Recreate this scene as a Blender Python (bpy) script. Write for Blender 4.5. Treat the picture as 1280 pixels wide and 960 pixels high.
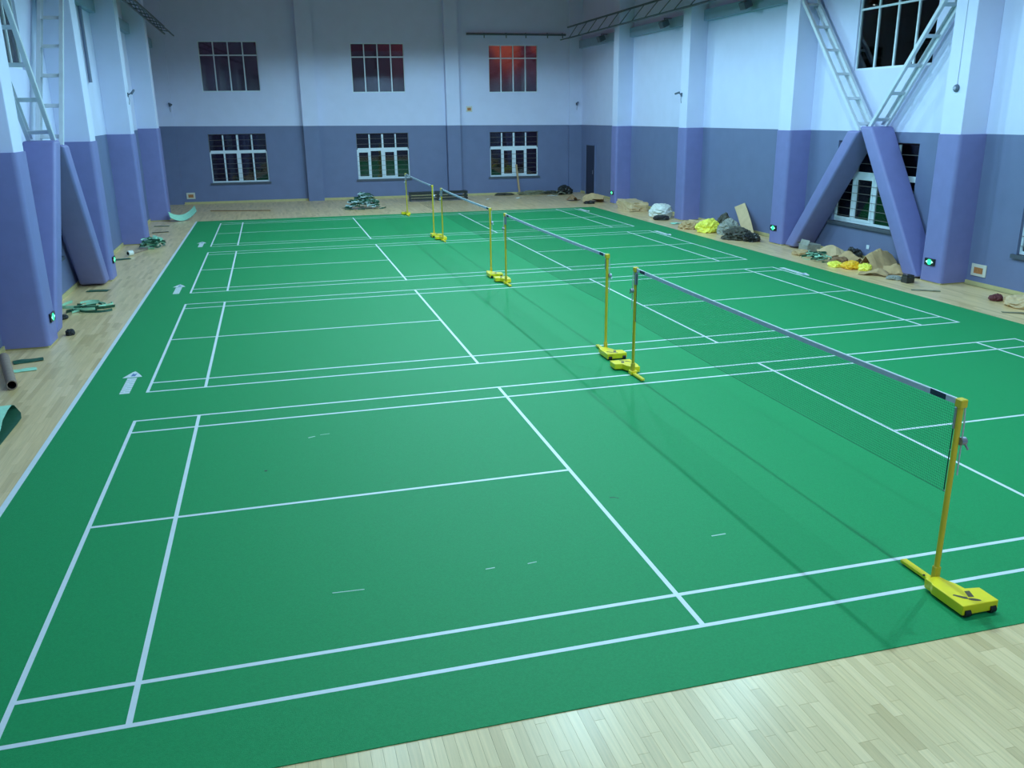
import bpy, bmesh, math, random
import numpy as np
from mathutils import Vector, Matrix, noise

for o in list(bpy.data.objects):
    bpy.data.objects.remove(o, do_unlink=True)
S = bpy.context.scene
COL = S.collection
PI = math.pi

# ------------------------------------------------------------------ camera
cam_data = bpy.data.cameras.new('camera')
cam_data.sensor_width = 36.0
cam_data.sensor_fit = 'HORIZONTAL'
cam_data.lens = 1077.99 / 1280 * 36.0
cam_data.clip_end = 300
cam = bpy.data.objects.new('camera', cam_data)
COL.objects.link(cam)
YAW, PITCH, ROLL = 0.2613, 0.3030, -0.0133
f = Vector((math.sin(YAW) * math.cos(PITCH), math.cos(YAW) * math.cos(PITCH), -math.sin(PITCH)))
r = Vector((math.cos(YAW), -math.sin(YAW), 0))
u = r.cross(f)
r2 = r * math.cos(ROLL) + u * math.sin(ROLL)
u2 = -r * math.sin(ROLL) + u * math.cos(ROLL)
M = Matrix((r2, u2, -f)).transposed().to_4x4()
M.translation = (1.9476, -4.9334, 3.5971)
cam.matrix_world = M
S.camera = cam

# ------------------------------------------------------------------ world (dusk outside the windows), exposure
S.view_settings.view_transform = 'Standard'
S.view_settings.look = 'None'
S.view_settings.gamma = 1.0
S.view_settings.use_curve_mapping = False
S.view_settings.exposure = 0.0
W = bpy.data.worlds.new('dusk')
S.world = W
W.use_nodes = True
nt = W.node_tree
bg = nt.nodes['Background']
tc = nt.nodes.new('ShaderNodeTexCoord')
nz = nt.nodes.new('ShaderNodeTexNoise')
nz.inputs['Scale'].default_value = 26.0
nz.inputs['Detail'].default_value = 4.0
nt.links.new(tc.outputs['Generated'], nz.inputs['Vector'])
sp = nt.nodes.new('ShaderNodeSeparateXYZ')
nt.links.new(tc.outputs['Generated'], sp.inputs[0])


def w_range(src, a, b, c, d):
    n = nt.nodes.new('ShaderNodeMapRange')
    n.inputs[1].default_value = a; n.inputs[2].default_value = b; n.inputs[3].default_value = c; n.inputs[4].default_value = d
    nt.links.new(src, n.inputs[0]); return n.outputs[0]


def w_math(op, a, b):
    n = nt.nodes.new('ShaderNodeMath'); n.operation = op
    nt.links.new(a, n.inputs[0]); nt.links.new(b, n.inputs[1]); return n.outputs[0]


dt = nt.nodes.new('ShaderNodeVectorMath'); dt.operation = 'DOT_PRODUCT'
dt.inputs[1].default_value = Vector((0.262, 0.955, 0.085)).normalized()     # the last glow of the sunset
nt.links.new(tc.outputs['Generated'], dt.inputs[0])
glow = w_range(dt.outputs['Value'], 0.988, 1.0, 0.0, 0.9)
cloud = w_range(nz.outputs['Fac'], 0.35, 0.65, 0.25, 1.15)
up = w_range(sp.outputs['Z'], 0.015, 0.085, 0.12, 1.0)                        # dark ground below the horizon
fac = w_math('MULTIPLY', w_math('MULTIPLY', glow, cloud), up)
cr = nt.nodes.new('ShaderNodeValToRGB')
ce_ = cr.color_ramp.elements
ce_[0].position = 0.0; ce_[0].color = (0.018, 0.011, 0.028, 1)
ce_[1].position = 1.0; ce_[1].color = (0.50, 0.075, 0.03, 1)
k_ = ce_.new(0.35); k_.color = (0.10, 0.024, 0.04, 1)
nt.links.new(fac, cr.inputs['Fac'])
vs_ = nt.nodes.new('ShaderNodeVectorMath'); vs_.operation = 'SCALE'
nt.links.new(cr.outputs['Color'], vs_.inputs[0])
nt.links.new(w_range(sp.outputs['Z'], 0.0, 0.05, 0.25, 1.0), vs_.inputs['Scale'])
nt.links.new(vs_.outputs[0], bg.inputs['Color'])
bg.inputs['Strength'].default_value = 1.0

# hall lamps: three rows of high-bay lamps above the frame (built further down with their fittings)
LAMP_ROWS = (3.2, 6.78, 10.2)
LAMP_Y = (-4.0, 2.4, 8.4, 14.4, 20.4, 27.2)
LAMP_Z = 7.55
LAMP_WATT = 565.0
LAMP_COL = (0.44, 0.81, 1.0)
LAMP_LEFT = 0.38                               # the row over the baselines with the printed marks is dimmer
LAMP_CONE = math.radians(168)
LAMP_BLEND = 0.22


# ------------------------------------------------------------------ helpers
def tag(o, label=None, cat=None, group=None, kind=None):
    if label: o['label'] = label
    if cat: o['category'] = cat
    if group: o['group'] = group
    if kind: o['kind'] = kind
    return o


def empty(name, loc, label=None, cat=None, group=None, kind=None, rz=0.0):
    o = bpy.data.objects.new(name, None)
    o.empty_display_size = 0.2
    COL.objects.link(o)
    o.location = loc
    o.rotation_euler = (0, 0, rz)
    return tag(o, label, cat, group, kind)


class G:
    """collects geometry (world or local coordinates), build() links it as one mesh object"""
    def __init__(s):
        s.v = []; s.f = []; s.m = []

    def add(s, vs, fs, m=0):
        b = len(s.v)
        s.v += [tuple(p) for p in vs]
        for q in fs:
            s.f.append(tuple(b + i for i in q)); s.m.append(m)
        return s

    def box(s, x0, x1, y0, y1, z0, z1, m=0):
        vs = [(x, y, z) for z in (z0, z1) for y in (y0, y1) for x in (x0, x1)]
        return s.add(vs, [(0, 2, 3, 1), (4, 5, 7, 6), (0, 1, 5, 4), (2, 6, 7, 3), (0, 4, 6, 2), (1, 3, 7, 5)], m)

    def obox(s, c, X, Y, Z, m=0):
        """box by centre and half-axis vectors"""
        c, X, Y, Z = map(Vector, (c, X, Y, Z))
        vs = [c + X * a + Y * b + Z * d for d in (-1, 1) for b in (-1, 1) for a in (-1, 1)]
        return s.add(vs, [(0, 2, 3, 1), (4, 5, 7, 6), (0, 1, 5, 4), (2, 6, 7, 3), (0, 4, 6, 2), (1, 3, 7, 5)], m)

    def bar(s, p, q, w, h, side=(1, 0, 0), m=0):
        """bar from p to q, w across 'side', h across the other direction"""
        p, q = Vector(p), Vector(q)
        d = (q - p); L = d.length; d.normalize()
        sd = Vector(side); sd = (sd - d * sd.dot(d)).normalized()
        up = d.cross(sd)
        return s.obox((p + q) / 2, d * (L / 2), sd * (w / 2), up * (h / 2), m)

    def tube(s, pts, rad, n=8, m=0, cap=True):
        pts = [Vector(p) for p in pts]
        rads = rad if isinstance(rad, (list, tuple)) else [rad] * len(pts)
        b = len(s.v)
        prev = None
        for i, p in enumerate(pts):
            d = (pts[min(i + 1, len(pts) - 1)] - pts[max(i - 1, 0)]).normalized()
            if prev is None:
                a = Vector((0, 0, 1)) if abs(d.z) < 0.9 else Vector((1, 0, 0))
                e = d.cross(a).normalized()
            else:
                e = (prev - d * prev.dot(d)).normalized()
            prev = e
            g = d.cross(e)
            for k in range(n):
                t = 2 * PI * k / n
                s.v.append(tuple(p + (e * math.cos(t) + g * math.sin(t)) * rads[i]))
        for i in range(len(pts) - 1):
            for k in range(n):
                k2 = (k + 1) % n
                s.f.append((b + i * n + k, b + i * n + k2, b + (i + 1) * n + k2, b + (i + 1) * n + k)); s.m.append(m)
        if cap:
            s.f.append(tuple(b + k for k in reversed(range(n)))); s.m.append(m)
            e0 = b + (len(pts) - 1) * n
            s.f.append(tuple(e0 + k for k in range(n))); s.m.append(m)
        return s

    def lathe(s, prof, c=(0, 0, 0), n=16, m=0):
        b = len(s.v)
        for (rr, z) in prof:
            for k in range(n):
                t = 2 * PI * k / n
                s.v.append((c[0] + rr * math.cos(t), c[1] + rr * math.sin(t), c[2] + z))
        for i in range(len(prof) - 1):
            for k in range(n):
                k2 = (k + 1) % n
                s.f.append((b + i * n + k, b + i * n + k2, b + (i + 1) * n + k2, b + (i + 1) * n + k)); s.m.append(m)
        return s

    def prism(s, poly, z0, z1, m=0):
        n = len(poly)
        vs = [(x, y, z0) for x, y in poly] + [(x, y, z1) for x, y in poly]
        fs = [tuple(reversed(range(n))), tuple(range(n, 2 * n))]
        fs += [(i, (i + 1) % n, n + (i + 1) % n, n + i) for i in range(n)]
        return s.add(vs, fs, m)

    def ribbon(s, pts, width, th, side, m=0, m2=None):
        """flat strip along pts, 'side' = width direction, thickness th along the local normal"""
        sd = Vector(side).normalized() * (width / 2)
        pts = [Vector(p) for p in pts]
        b = len(s.v)
        for i, p in enumerate(pts):
            d = (pts[min(i + 1, len(pts) - 1)] - pts[max(i - 1, 0)]).normalized()
            nn = d.cross(sd).normalized() * (th / 2)
            s.v += [tuple(p - sd - nn), tuple(p + sd - nn), tuple(p + sd + nn), tuple(p - sd + nn)]
        m2 = m if m2 is None else m2
        for i in range(len(pts) - 1):
            for k in range(4):
                k2 = (k + 1) % 4
                s.f.append((b + i * 4 + k, b + i * 4 + k2, b + i * 4 + 4 + k2, b + i * 4 + 4 + k))
                s.m.append(m2 if k == 2 else m)
        e = b + (len(pts) - 1) * 4
        s.f += [(b + 3, b + 2, b + 1, b), (e, e + 1, e + 2, e + 3)]; s.m += [m, m]
        return s

    def build(s, name, mats, parent=None, origin=None, smooth=False, bevel=0.0, segs=2, recalc=True):
        if not isinstance(mats, (list, tuple)): mats = [mats]
        off = Vector((0, 0, 0))
        if origin is not None: off = Vector(origin)
        me = bpy.data.meshes.new(name)
        vs = np.array(s.v, dtype=float) - np.array(off)
        me.from_pydata([tuple(p) for p in vs], [], s.f)
        for mt in mats: me.materials.append(mt)
        me.polygons.foreach_set('material_index', s.m)
        if bevel > 0 or recalc:
            bm = bmesh.new(); bm.from_mesh(me)
            if recalc: bmesh.ops.recalc_face_normals(bm, faces=bm.faces)
            if bevel > 0:
                bmesh.ops.bevel(bm, geom=list(bm.edges), offset=bevel, segments=segs, profile=0.5, affect='EDGES', clamp_overlap=True)
            bm.to_mesh(me); bm.free()
        if smooth:
            me.polygons.foreach_set('use_smooth', [True] * len(me.polygons))
            try: me.set_sharp_from_angle(angle=math.radians(40))
            except Exception: pass
        me.update()
        o = bpy.data.objects.new(name, me)
        COL.objects.link(o)
        if parent is not None: o.parent = parent
        elif origin is not None: o.location = off
        return o


def copy_tree(o, parent=None):
    c = o.copy(); COL.objects.link(c)
    c.parent = parent
    for ch in [k for k in bpy.data.objects if k.parent == o]:
        copy_tree(ch, c)
    return c


def mat(name, col, rough=0.6, metal=0.0, var=0.0, scale=8.0, bump=0.0, bscale=60.0, spec=0.5, coat=0.0, emit=None, objrand=0.0, detail=3.0):
    m = bpy.data.materials.new(name); m.use_nodes = True
    t = m.node_tree; b = t.nodes['Principled BSDF']
    b.inputs['Roughness'].default_value = rough
    b.inputs['Metallic'].default_value = metal
    b.inputs['Specular IOR Level'].default_value = spec
    b.inputs['Coat Weight'].default_value = coat
    b.inputs['Base Color'].default_value = (*col, 1)
    if emit:
        b.inputs['Emission Color'].default_value = (*emit[0], 1)
        b.inputs['Emission Strength'].default_value = emit[1]
    geo = None
    if var > 0 or bump > 0:
        geo = t.nodes.new('ShaderNodeNewGeometry')
    src = None
    if var > 0:
        n = t.nodes.new('ShaderNodeTexNoise')
        n.inputs['Scale'].default_value = scale; n.inputs['Detail'].default_value = detail
        t.links.new(geo.outputs['Position'], n.inputs['Vector'])
        mr = t.nodes.new('ShaderNodeMapRange')
        mr.inputs[1].default_value = 0.25; mr.inputs[2].default_value = 0.75
        mr.inputs[3].default_value = 1 - var; mr.inputs[4].default_value = 1 + var
        t.links.new(n.outputs['Fac'], mr.inputs[0])
        src = mr.outputs[0]
    if objrand > 0:
        oi = t.nodes.new('ShaderNodeObjectInfo')
        mr2 = t.nodes.new('ShaderNodeMapRange')
        mr2.inputs[3].default_value = 1 - objrand; mr2.inputs[4].default_value = 1 + objrand
        t.links.new(oi.outputs['Random'], mr2.inputs[0])
        if src is None: src = mr2.outputs[0]
        else:
            mu = t.nodes.new('ShaderNodeMath'); mu.operation = 'MULTIPLY'
            t.links.new(src, mu.inputs[0]); t.links.new(mr2.outputs[0], mu.inputs[1]); src = mu.outputs[0]
    if src is not None:
        vm = t.nodes.new('ShaderNodeVectorMath'); vm.operation = 'SCALE'
        vm.inputs[0].default_value = col
        t.links.new(src, vm.inputs['Scale'])
        t.links.new(vm.outputs[0], b.inputs['Base Color'])
    if bump > 0:
        n2 = t.nodes.new('ShaderNodeTexNoise')
        n2.inputs['Scale'].default_value = bscale; n2.inputs['Detail'].default_value = 2
        t.links.new(geo.outputs['Position'], n2.inputs['Vector'])
        bp = t.nodes.new('ShaderNodeBump'); bp.inputs['Strength'].default_value = bump; bp.inputs['Distance'].default_value = 0.01
        t.links.new(n2.outputs['Fac'], bp.inputs['Height'])
        t.links.new(bp.outputs[0], b.inputs['Normal'])
    return m


def wood_mat(name, use_attr):
    """maple strip: tone from object random or a per-board attribute, fine grain along the board"""
    m = bpy.data.materials.new(name); m.use_nodes = True
    t = m.node_tree; b = t.nodes['Principled BSDF']
    b.inputs['Roughness'].default_value = 0.36
    b.inputs['Coat Weight'].default_value = 0.3
    b.inputs['Coat Roughness'].default_value = 0.25
    if use_attr:
        a = t.nodes.new('ShaderNodeAttribute'); a.attribute_name = 'tone'; src = a.outputs['Fac']
    else:
        a = t.nodes.new('ShaderNodeObjectInfo'); src = a.outputs['Random']
    cr = t.nodes.new('ShaderNodeValToRGB')
    e = cr.color_ramp.elements
    e[0].position = 0.0; e[0].color = (0.65, 0.44, 0.20, 1)
    e[1].position = 1.0; e[1].color = (0.88, 0.62, 0.325, 1)
    k = e.new(0.25); k.color = (0.76, 0.53, 0.26, 1)
    k = e.new(0.7); k.color = (0.82, 0.575, 0.285, 1)
    t.links.new(src, cr.inputs['Fac'])
    geo = t.nodes.new('ShaderNodeNewGeometry')
    mp = t.nodes.new('ShaderNodeMapping'); mp.inputs['Scale'].default_value = (60, 2.2, 1)
    t.links.new(geo.outputs['Position'], mp.inputs['Vector'])
    n = t.nodes.new('ShaderNodeTexNoise'); n.inputs['Scale'].default_value = 1.0; n.inputs['Detail'].default_value = 4
    t.links.new(mp.outputs[0], n.inputs['Vector'])
    mr = t.nodes.new('ShaderNodeMapRange')
    mr.inputs[1].default_value = 0.3; mr.inputs[2].default_value = 0.7; mr.inputs[3].default_value = 0.9; mr.inputs[4].default_value = 1.06
    t.links.new(n.outputs['Fac'], mr.inputs[0])
    vm = t.nodes.new('ShaderNodeVectorMath'); vm.operation = 'SCALE'
    t.links.new(cr.outputs['Color'], vm.inputs[0]); t.links.new(mr.outputs[0], vm.inputs['Scale'])
    t.links.new(vm.outputs[0], b.inputs['Base Color'])
    return m


def glass_mat(name, tint):
    m = bpy.data.materials.new(name); m.use_nodes = True
    t = m.node_tree
    for n in list(t.nodes): t.nodes.remove(n)
    out = t.nodes.new('ShaderNodeOutputMaterial')
    tr = t.nodes.new('ShaderNodeBsdfTransparent'); tr.inputs['Color'].default_value = (*tint, 1)
    gl = t.nodes.new('ShaderNodeBsdfGlossy'); gl.inputs['Roughness'].default_value = 0.03
    fr = t.nodes.new('ShaderNodeFresnel'); fr.inputs['IOR'].default_value = 1.75
    mx = t.nodes.new('ShaderNodeMixShader')
    t.links.new(fr.outputs[0], mx.inputs[0]); t.links.new(tr.outputs[0], mx.inputs[1]); t.links.new(gl.outputs[0], mx.inputs[2])
    t.links.new(mx.outputs[0], out.inputs['Surface'])
    return m


MT = {
    'white_wall': mat('white_wall_paint', (0.62, 0.635, 0.85), 0.7, var=0.03, scale=2.0, bump=0.05, bscale=40),
    'blue_wall': mat('blue_grey_wall_paint', (0.145, 0.17, 0.305), 0.6, var=0.05, scale=2.5, bump=0.05, bscale=50),
    'pad': mat('lavender_padding', (0.19, 0.19, 0.42), 0.55, var=0.05, scale=4, bump=0.12, bscale=90),
    'white_pillar': mat('white_pillar_paint', (0.64, 0.655, 0.86), 0.65, var=0.025, scale=2.0),
    'steel_white': mat('white_steel_paint', (0.58, 0.62, 0.70), 0.45, var=0.05, scale=6),
    'ceiling': mat('red_brown_ceiling', (0.75, 0.15, 0.07), 0.7, var=0.15, scale=1.2),
    'teal_beam': mat('teal_beam_tone', (0.27, 0.37, 0.50), 0.6, var=0.05, scale=3),
    'pale_strip': mat('pale_strip', (0.50, 0.66, 0.66), 0.7, var=0.15, scale=20),
    'mat_green': mat('green_vinyl', (0.016, 0.275, 0.090), 0.55, var=0.10, scale=70, bump=0.25, bscale=260, spec=0.14, detail=2),
    'line': mat('white_line_paint', (0.70, 0.73, 0.77), 0.5, var=0.03, scale=12),
    'emblem': mat('blue_print', (0.10, 0.20, 0.42), 0.5),
    'scuff': mat('pale_scuff', (0.45, 0.62, 0.55), 0.6),
    'dark_mark': mat('dark_mark', (0.01, 0.03, 0.02), 0.6),
    'subfloor': mat('subfloor', (0.33, 0.25, 0.15), 0.7, var=0.1, scale=4),
    'wood': wood_mat('maple_board', False),
    'wood_field': wood_mat('maple_board_field', True),
    'base': mat('ochre_skirting', (0.50, 0.42, 0.20), 0.6, var=0.08, scale=5),
    'yellow': mat('yellow_enamel', (0.95, 0.72, 0.012), 0.35, var=0.04, scale=8, coat=0.2),
    'mustard': mat('mustard_enamel', (0.70, 0.49, 0.03), 0.4, var=0.05, scale=8),
    'rubber': mat('black_rubber', (0.012, 0.012, 0.014), 0.7),
    'brown_print': mat('brown_print', (0.09, 0.055, 0.02), 0.5),
    'grey_metal': mat('grey_metal', (0.34, 0.34, 0.42), 0.4, 0.6),
    'tape': mat('net_tape', (0.50, 0.53, 0.70), 0.7, var=0.06, scale=14),
    'tape_edge': mat('net_tape_white', (0.72, 0.74, 0.82), 0.7),
    'navy': mat('navy_label', (0.015, 0.025, 0.07), 0.6),
    'net': mat('dark_net_cord', (0.018, 0.03, 0.03), 0.8),
    'cord': mat('grey_cord', (0.5, 0.5, 0.55), 0.8),
    'frame': mat('white_window_frame', (0.66, 0.72, 0.80), 0.4, var=0.03, scale=10),
    'glass': glass_mat('window_glass', (0.75, 0.78, 0.8)),
    'bars': mat('grey_bars', (0.20, 0.19, 0.19), 0.4, 0.3),
    'sill': mat('dark_sill', (0.07, 0.08, 0.11), 0.5, var=0.1, scale=10),
    'door': mat('dark_door', (0.018, 0.02, 0.045), 0.5, var=0.1, scale=3),
    'dark_steel': mat('dark_steel', (0.10, 0.12, 0.15), 0.5, 0.3, var=0.1, scale=8),
    'sign_black': mat('sign_housing', (0.006, 0.012, 0.012), 0.4),
    'sign_green': mat('sign_green_light', (0.02, 0.5, 0.22), 0.5, emit=((0.03, 1.0, 0.36), 1.3)),
    'sign_white': mat('sign_pale_light', (0.4, 0.9, 0.7), 0.5, emit=((0.55, 1.0, 0.8), 1.0)),
    'box_white': mat('cream_box', (0.62, 0.58, 0.50), 0.5),
    'box_brown': mat('orange_brown_inset', (0.42, 0.16, 0.05), 0.6, var=0.3, scale=30),
    'camera_grey': mat('camera_grey', (0.10, 0.13, 0.19), 0.5),
    'conduit': mat('pale_conduit', (0.42, 0.44, 0.58), 0.5),
    'pipe': mat('slate_pipe', (0.16, 0.19, 0.30), 0.5),
    'card': mat('cardboard', (0.52, 0.34, 0.17), 0.8, var=0.12, scale=6),
    'card_dark': mat('dark_cardboard', (0.27, 0.15, 0.075), 0.85, var=0.2, scale=8),
    'paper': mat('tan_paper', (0.62, 0.44, 0.25), 0.8, var=0.10, scale=5),
    'tube_card': mat('tube_card', (0.27, 0.19, 0.15), 0.8, var=0.15, scale=14),
    'yellow_film': mat('yellow_film', (0.92, 0.85, 0.10), 0.4, var=0.08, scale=10),
    'orange_film': mat('orange_film', (0.95, 0.52, 0.02), 0.4, var=0.08, scale=10),
    'grey_film': mat('grey_film', (0.30, 0.30, 0.26), 0.45, var=0.2, scale=9),
    'white_film': mat('white_film', (0.74, 0.74, 0.68), 0.5, var=0.08, scale=12),
    'black_film': mat('black_film', (0.022, 0.022, 0.02), 0.35, var=0.2, scale=9),
    'dark_scrap': mat('dark_scrap', (0.07, 0.065, 0.045), 0.6, var=0.4, scale=10),
    'maroon': mat('maroon_cloth', (0.13, 0.025, 0.03), 0.7, var=0.2, scale=15),
    'mint': mat('mint_backing', (0.36, 0.72, 0.52), 0.7, var=0.08, scale=15),
    'offcut': mat('dark_green_offcut', (0.02, 0.10, 0.055), 0.5, var=0.15, scale=20),
    'rubble': mat('rubble_grey_green', (0.20, 0.19, 0.12), 0.85, var=0.35, scale=9),
    'stick': mat('bare_stick', (0.40, 0.26, 0.14), 0.7, var=0.15, scale=20),
    'lamp_metal': mat('lamp_reflector', (0.30, 0.32, 0.34), 0.4, 0.5),
    'bulb': mat('lamp_bulb', (0.9, 0.95, 1.0), 0.3, emit=((0.8, 0.95, 1.0), 25.0)),
}

# ------------------------------------------------------------------ room shell
XL, XR, YN, ZT = -2.55, 16.15, -7.0, 9.4
def yb(x): return 36.0 - 0.06 * x            # back wall runs slightly out of square


def zd_left(y): return 3.12 + 0.16 * min(1, max(0, (y - 12) / 24))
def zd_right(y): return 3.09
def zd_back(x): return 3.285 - 0.0113 * (x + 1.4)


def wall(name, u0, u1, P, N, holes, zd, depth=0.22, rows=()):
    """two-tone painted wall with real window openings. P(u,z) -> point on the inner face, N = direction away from the room"""
    us = sorted({u0, u1} | {h[i] for h in holes for i in (0, 1)})
    zs = sorted({0.0, ZT} | {h[i] for h in holes for i in (2, 3)})
    low = [z for z in zs if z < 3.05]; high = [z for z in zs if z > 3.4]
    g = G(); N = Vector(N)
    cols = low + ['d'] + high
    Z = lambda c, uu: zd(uu) if c == 'd' else c
    inh = lambda a, b, c, d: any(h[0] - 1e-6 <= a and b <= h[1] + 1e-6 and h[2] - 1e-6 <= c and d <= h[3] + 1e-6 for h in holes)
    for i in range(len(us) - 1):
        for j in range(len(cols) - 1):
            a, b = us[i], us[i + 1]
            c0, c1 = cols[j], cols[j + 1]
            if c0 != 'd' and c1 != 'd' and inh(a, b, c0, c1): continue
            g.add([P(a, Z(c0, a)), P(b, Z(c0, b)), P(b, Z(c1, b)), P(a, Z(c1, a))], [(0, 1, 2, 3)], 0 if j < len(low) else 1)
    for (a, b, c, d) in holes:
        m = 0 if d < 3.2 else 1
        q = [P(a, c), P(b, c), P(b, d), P(a, d)]
        q2 = [Vector(p) + N * depth for p in q]
        for k in range(4):
            k2 = (k + 1) % 4
            g.add([q[k], q[k2], q2[k2], q2[k]], [(0, 1, 2, 3)], m)
    o = g.build(name, [MT['blue_wall'], MT['white_wall']], recalc=False)
    return tag(o, kind='structure')


back_up = [(-0.60, 1.80, 4.67, 6.71), (5.71, 8.03, 4.585, 6.64), (11.81, 14.08, 4.54, 6.58)]
back_lo = [(-0.60, 1.82, 0.88, 2.935), (5.72, 8.06, 0.865, 2.865), (11.80, 14.08, 0.82, 2.83)]
right_up = [(12.12, 14.86, 4.52, 6.40)]
right_lo = [(12.18, 15.17, 0.82, 2.85), (6.05, 9.05, 0.80, 2.85)]
left_up = [(12.30, 15.00, 4.55, 6.40)]
left_lo = [(12.30, 15.25, 0.84, 2.85)]

wb = wall('wall_back', XL, XR, lambda x, z: (x, yb(x), z), (0.06, 1, 0), back_up + back_lo, zd_back)
wr = wall('wall_right', YN, yb(XR), lambda y, z: (XR, y, z), (1, 0, 0), right_up + right_lo, zd_right)
wl = wall('wall_left', YN, yb(XL), lambda y, z: (XL, y, z), (-1, 0, 0), left_up + left_lo, zd_left)
wf = wall('wall_front', XL, XR, lambda x, z: (x, YN, z), (0, -1, 0), [], lambda x: 3.1)
tag(wb, 'back wall, white above and blue grey below, with six windows', 'wall')
tag(wr, 'long wall, white above and blue grey below, with the dark door', 'wall')
tag(wl, 'long wall, white above and blue grey below, behind the cardboard tube', 'wall')
tag(wf, 'end wall opposite the back windows, white above and blue grey below', 'wall')

# pilasters and corner returns of the back wall (two-tone, one mesh each)
for (x0, x1, dep) in ((XL, -1.90, 0.10), (3.45, 4.13, 0.32), (9.78, 10.38, 0.32), (15.55, XR, 0.12)):
    g = G()
    zm = zd_back((x0 + x1) / 2)
    for (z0, z1, m) in ((0, zm, 0), (zm, ZT, 1)):
        vs = []
        for z in (z0, z1):
            vs += [(x0, yb(x0) - dep, z), (x1, yb(x1) - dep, z), (x1, yb(x1) + 0.02, z), (x0, yb(x0) + 0.02, z)]
        g.add(vs, [(0, 1, 5, 4), (1, 2, 6, 5), (3, 0, 4, 7)], m)
    g.build('pilaster', [MT['blue_wall'], MT['white_wall']], wb, recalc=False)

# skirting
for nm, a, b, w in (('baseboard_left', (XL, YN), (XL, yb(XL)), 1), ('baseboard_right', (XR, YN), (XR, yb(XR)), -1)):
    o = G().box(min(a[0], a[0] + 0.025 * w), max(a[0], a[0] + 0.025 * w), a[1], b[1] - 0.02, 0.0, 0.09).build(nm, MT['base'])
    tag(o, 'ochre skirting strip along the foot of the ' + ('wall behind the cardboard tube' if w > 0 else 'wall with the dark door'), 'skirting', kind='structure')
g = G()
for (x0, x1) in ((XL + 0.68, 3.45), (4.13, 9.78), (10.38, 15.55)):
    g.add([(x0, yb(x0) - 0.03, 0), (x1, yb(x1) - 0.03, 0), (x1, yb(x1), 0), (x0, yb(x0), 0),
           (x0, yb(x0) - 0.03, 0.09), (x1, yb(x1) - 0.03, 0.09), (x1, yb(x1), 0.09), (x0, yb(x0), 0.09)],
          [(0, 1, 5, 4), (4, 5, 6, 7), (1, 2, 6, 5), (3, 0, 4, 7)])
tag(g.build('baseboard_back', MT['base']), 'ochre skirting strip along the foot of the back wall', 'skirting', kind='structure')

# ring beams along both long walls, one even teal darker than the upper walls
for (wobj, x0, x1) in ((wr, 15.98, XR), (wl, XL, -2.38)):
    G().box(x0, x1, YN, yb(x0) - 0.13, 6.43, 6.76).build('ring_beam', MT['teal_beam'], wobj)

# ceiling with purlins (above the frame, mirrored in the window glass)
g = G(); g.add([(XL, YN, ZT), (XR, YN, ZT), (XR, yb(XR), ZT), (XL, yb(XL), ZT)], [(0, 1, 2, 3)])
ce = tag(g.build('ceiling', MT['ceiling'], recalc=False), 'red brown ceiling carried by dark purlins', 'ceiling', kind='structure')
for k in range(7):
    y = -4 + k * 6.2
    G().box(XL, XR, y, y + 0.25, ZT - 0.45, ZT - 0.001).build('purlin', MT['ceiling'], ce)

# ------------------------------------------------------------------ floor: base, boards
fl = tag(G().box(XL - 0.3, XR + 0.3, YN - 0.3, 36.5, -0.20, -0.012).build('floor', MT['subfloor']),
         'pale maple strip floor around the green mat', 'floor', kind='structure')
random.seed(5)
MX0, MX1, MY0 = -0.90, 14.30, -0.60
MYL, MYR = 28.86, 28.25                       # far edge of the mat, left and right end
BW = 0.072
LENS = (0.42, 0.55, 0.70, 0.90)
plank_me = []
for L in LENS:
    o = G().box(-BW / 2 + 0.0006, BW / 2 - 0.0006, 0.0008, L - 0.0008, -0.012, 0.0).build('plank', MT['wood'])
    plank_me.append(o.data); bpy.data.objects.remove(o)
NEAR = (1.0, 7.62, -2.05, -0.45)              # zone of single boards, nearest the viewer
count = 0
field_v, field_f, field_t = [], [], []


def field_board(x, y0, y1, tone):
    b = len(field_v)
    a, c = x + 0.0006, x + BW - 0.0006
    y0 += 0.0008; y1 -= 0.0008
    field_v.extend([(a, y0, -0.012), (c, y0, -0.012), (c, y1, -0.012), (a, y1, -0.012), (a, y0, 0), (c, y0, 0), (c, y1, 0), (a, y1, 0)])
    field_f.extend([(b + 4, b + 5, b + 6, b + 7), (b, b + 1, b + 5, b + 4), (b + 1, b + 2, b + 6, b + 5), (b + 2, b + 3, b + 7, b + 6), (b + 3, b, b + 4, b + 7)])
    field_t.extend([tone] * 5)


ncol = int((XR - XL) / BW)
rng = random.Random(11)
for i in range(ncol):
    x = XL + i * BW
    xm = x + BW / 2
    inmat = MX0 + 0.15 < x and x + BW < MX1 - 0.15
    near_col = NEAR[0] <= xm <= NEAR[1]
    spans = []
    if inmat:
        spans = [(YN, -2.05 if near_col else MY0 + 0.1), (28.0, 36.3)]
    else:
        spans = [(YN, 36.6)]
    if near_col:
        y = NEAR[2]
        while y < NEAR[3]:
            k = rng.randrange(4)
            if y + LENS[k] > 0.3: k = 0
            if count < 296:
                p = bpy.data.objects.new('plank', plank_me[k]); COL.objects.link(p)
                p.parent = fl; p.location = (xm, y, 0.0); count += 1
            else:
                field_board(x, y, y + LENS[k], rng.random())
            y += LENS[k]
    for (a, b) in spans:
        b = min(b, yb(xm))
        y = a
        first = True
        while y < b - 0.05:
            L = rng.choice(LENS) * (rng.random() * 0.7 + 0.3 if first else 1)
            first = False
            e = min(y + L, b)
            field_board(x, y, e, rng.random())
            y = e
me = bpy.data.meshes.new('plank_field')
me.from_pydata(field_v, [], field_f)
at = me.attributes.new('tone', 'FLOAT', 'FACE')
at.data.foreach_set('value', field_t)
me.materials.append(MT['wood_field'])
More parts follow.
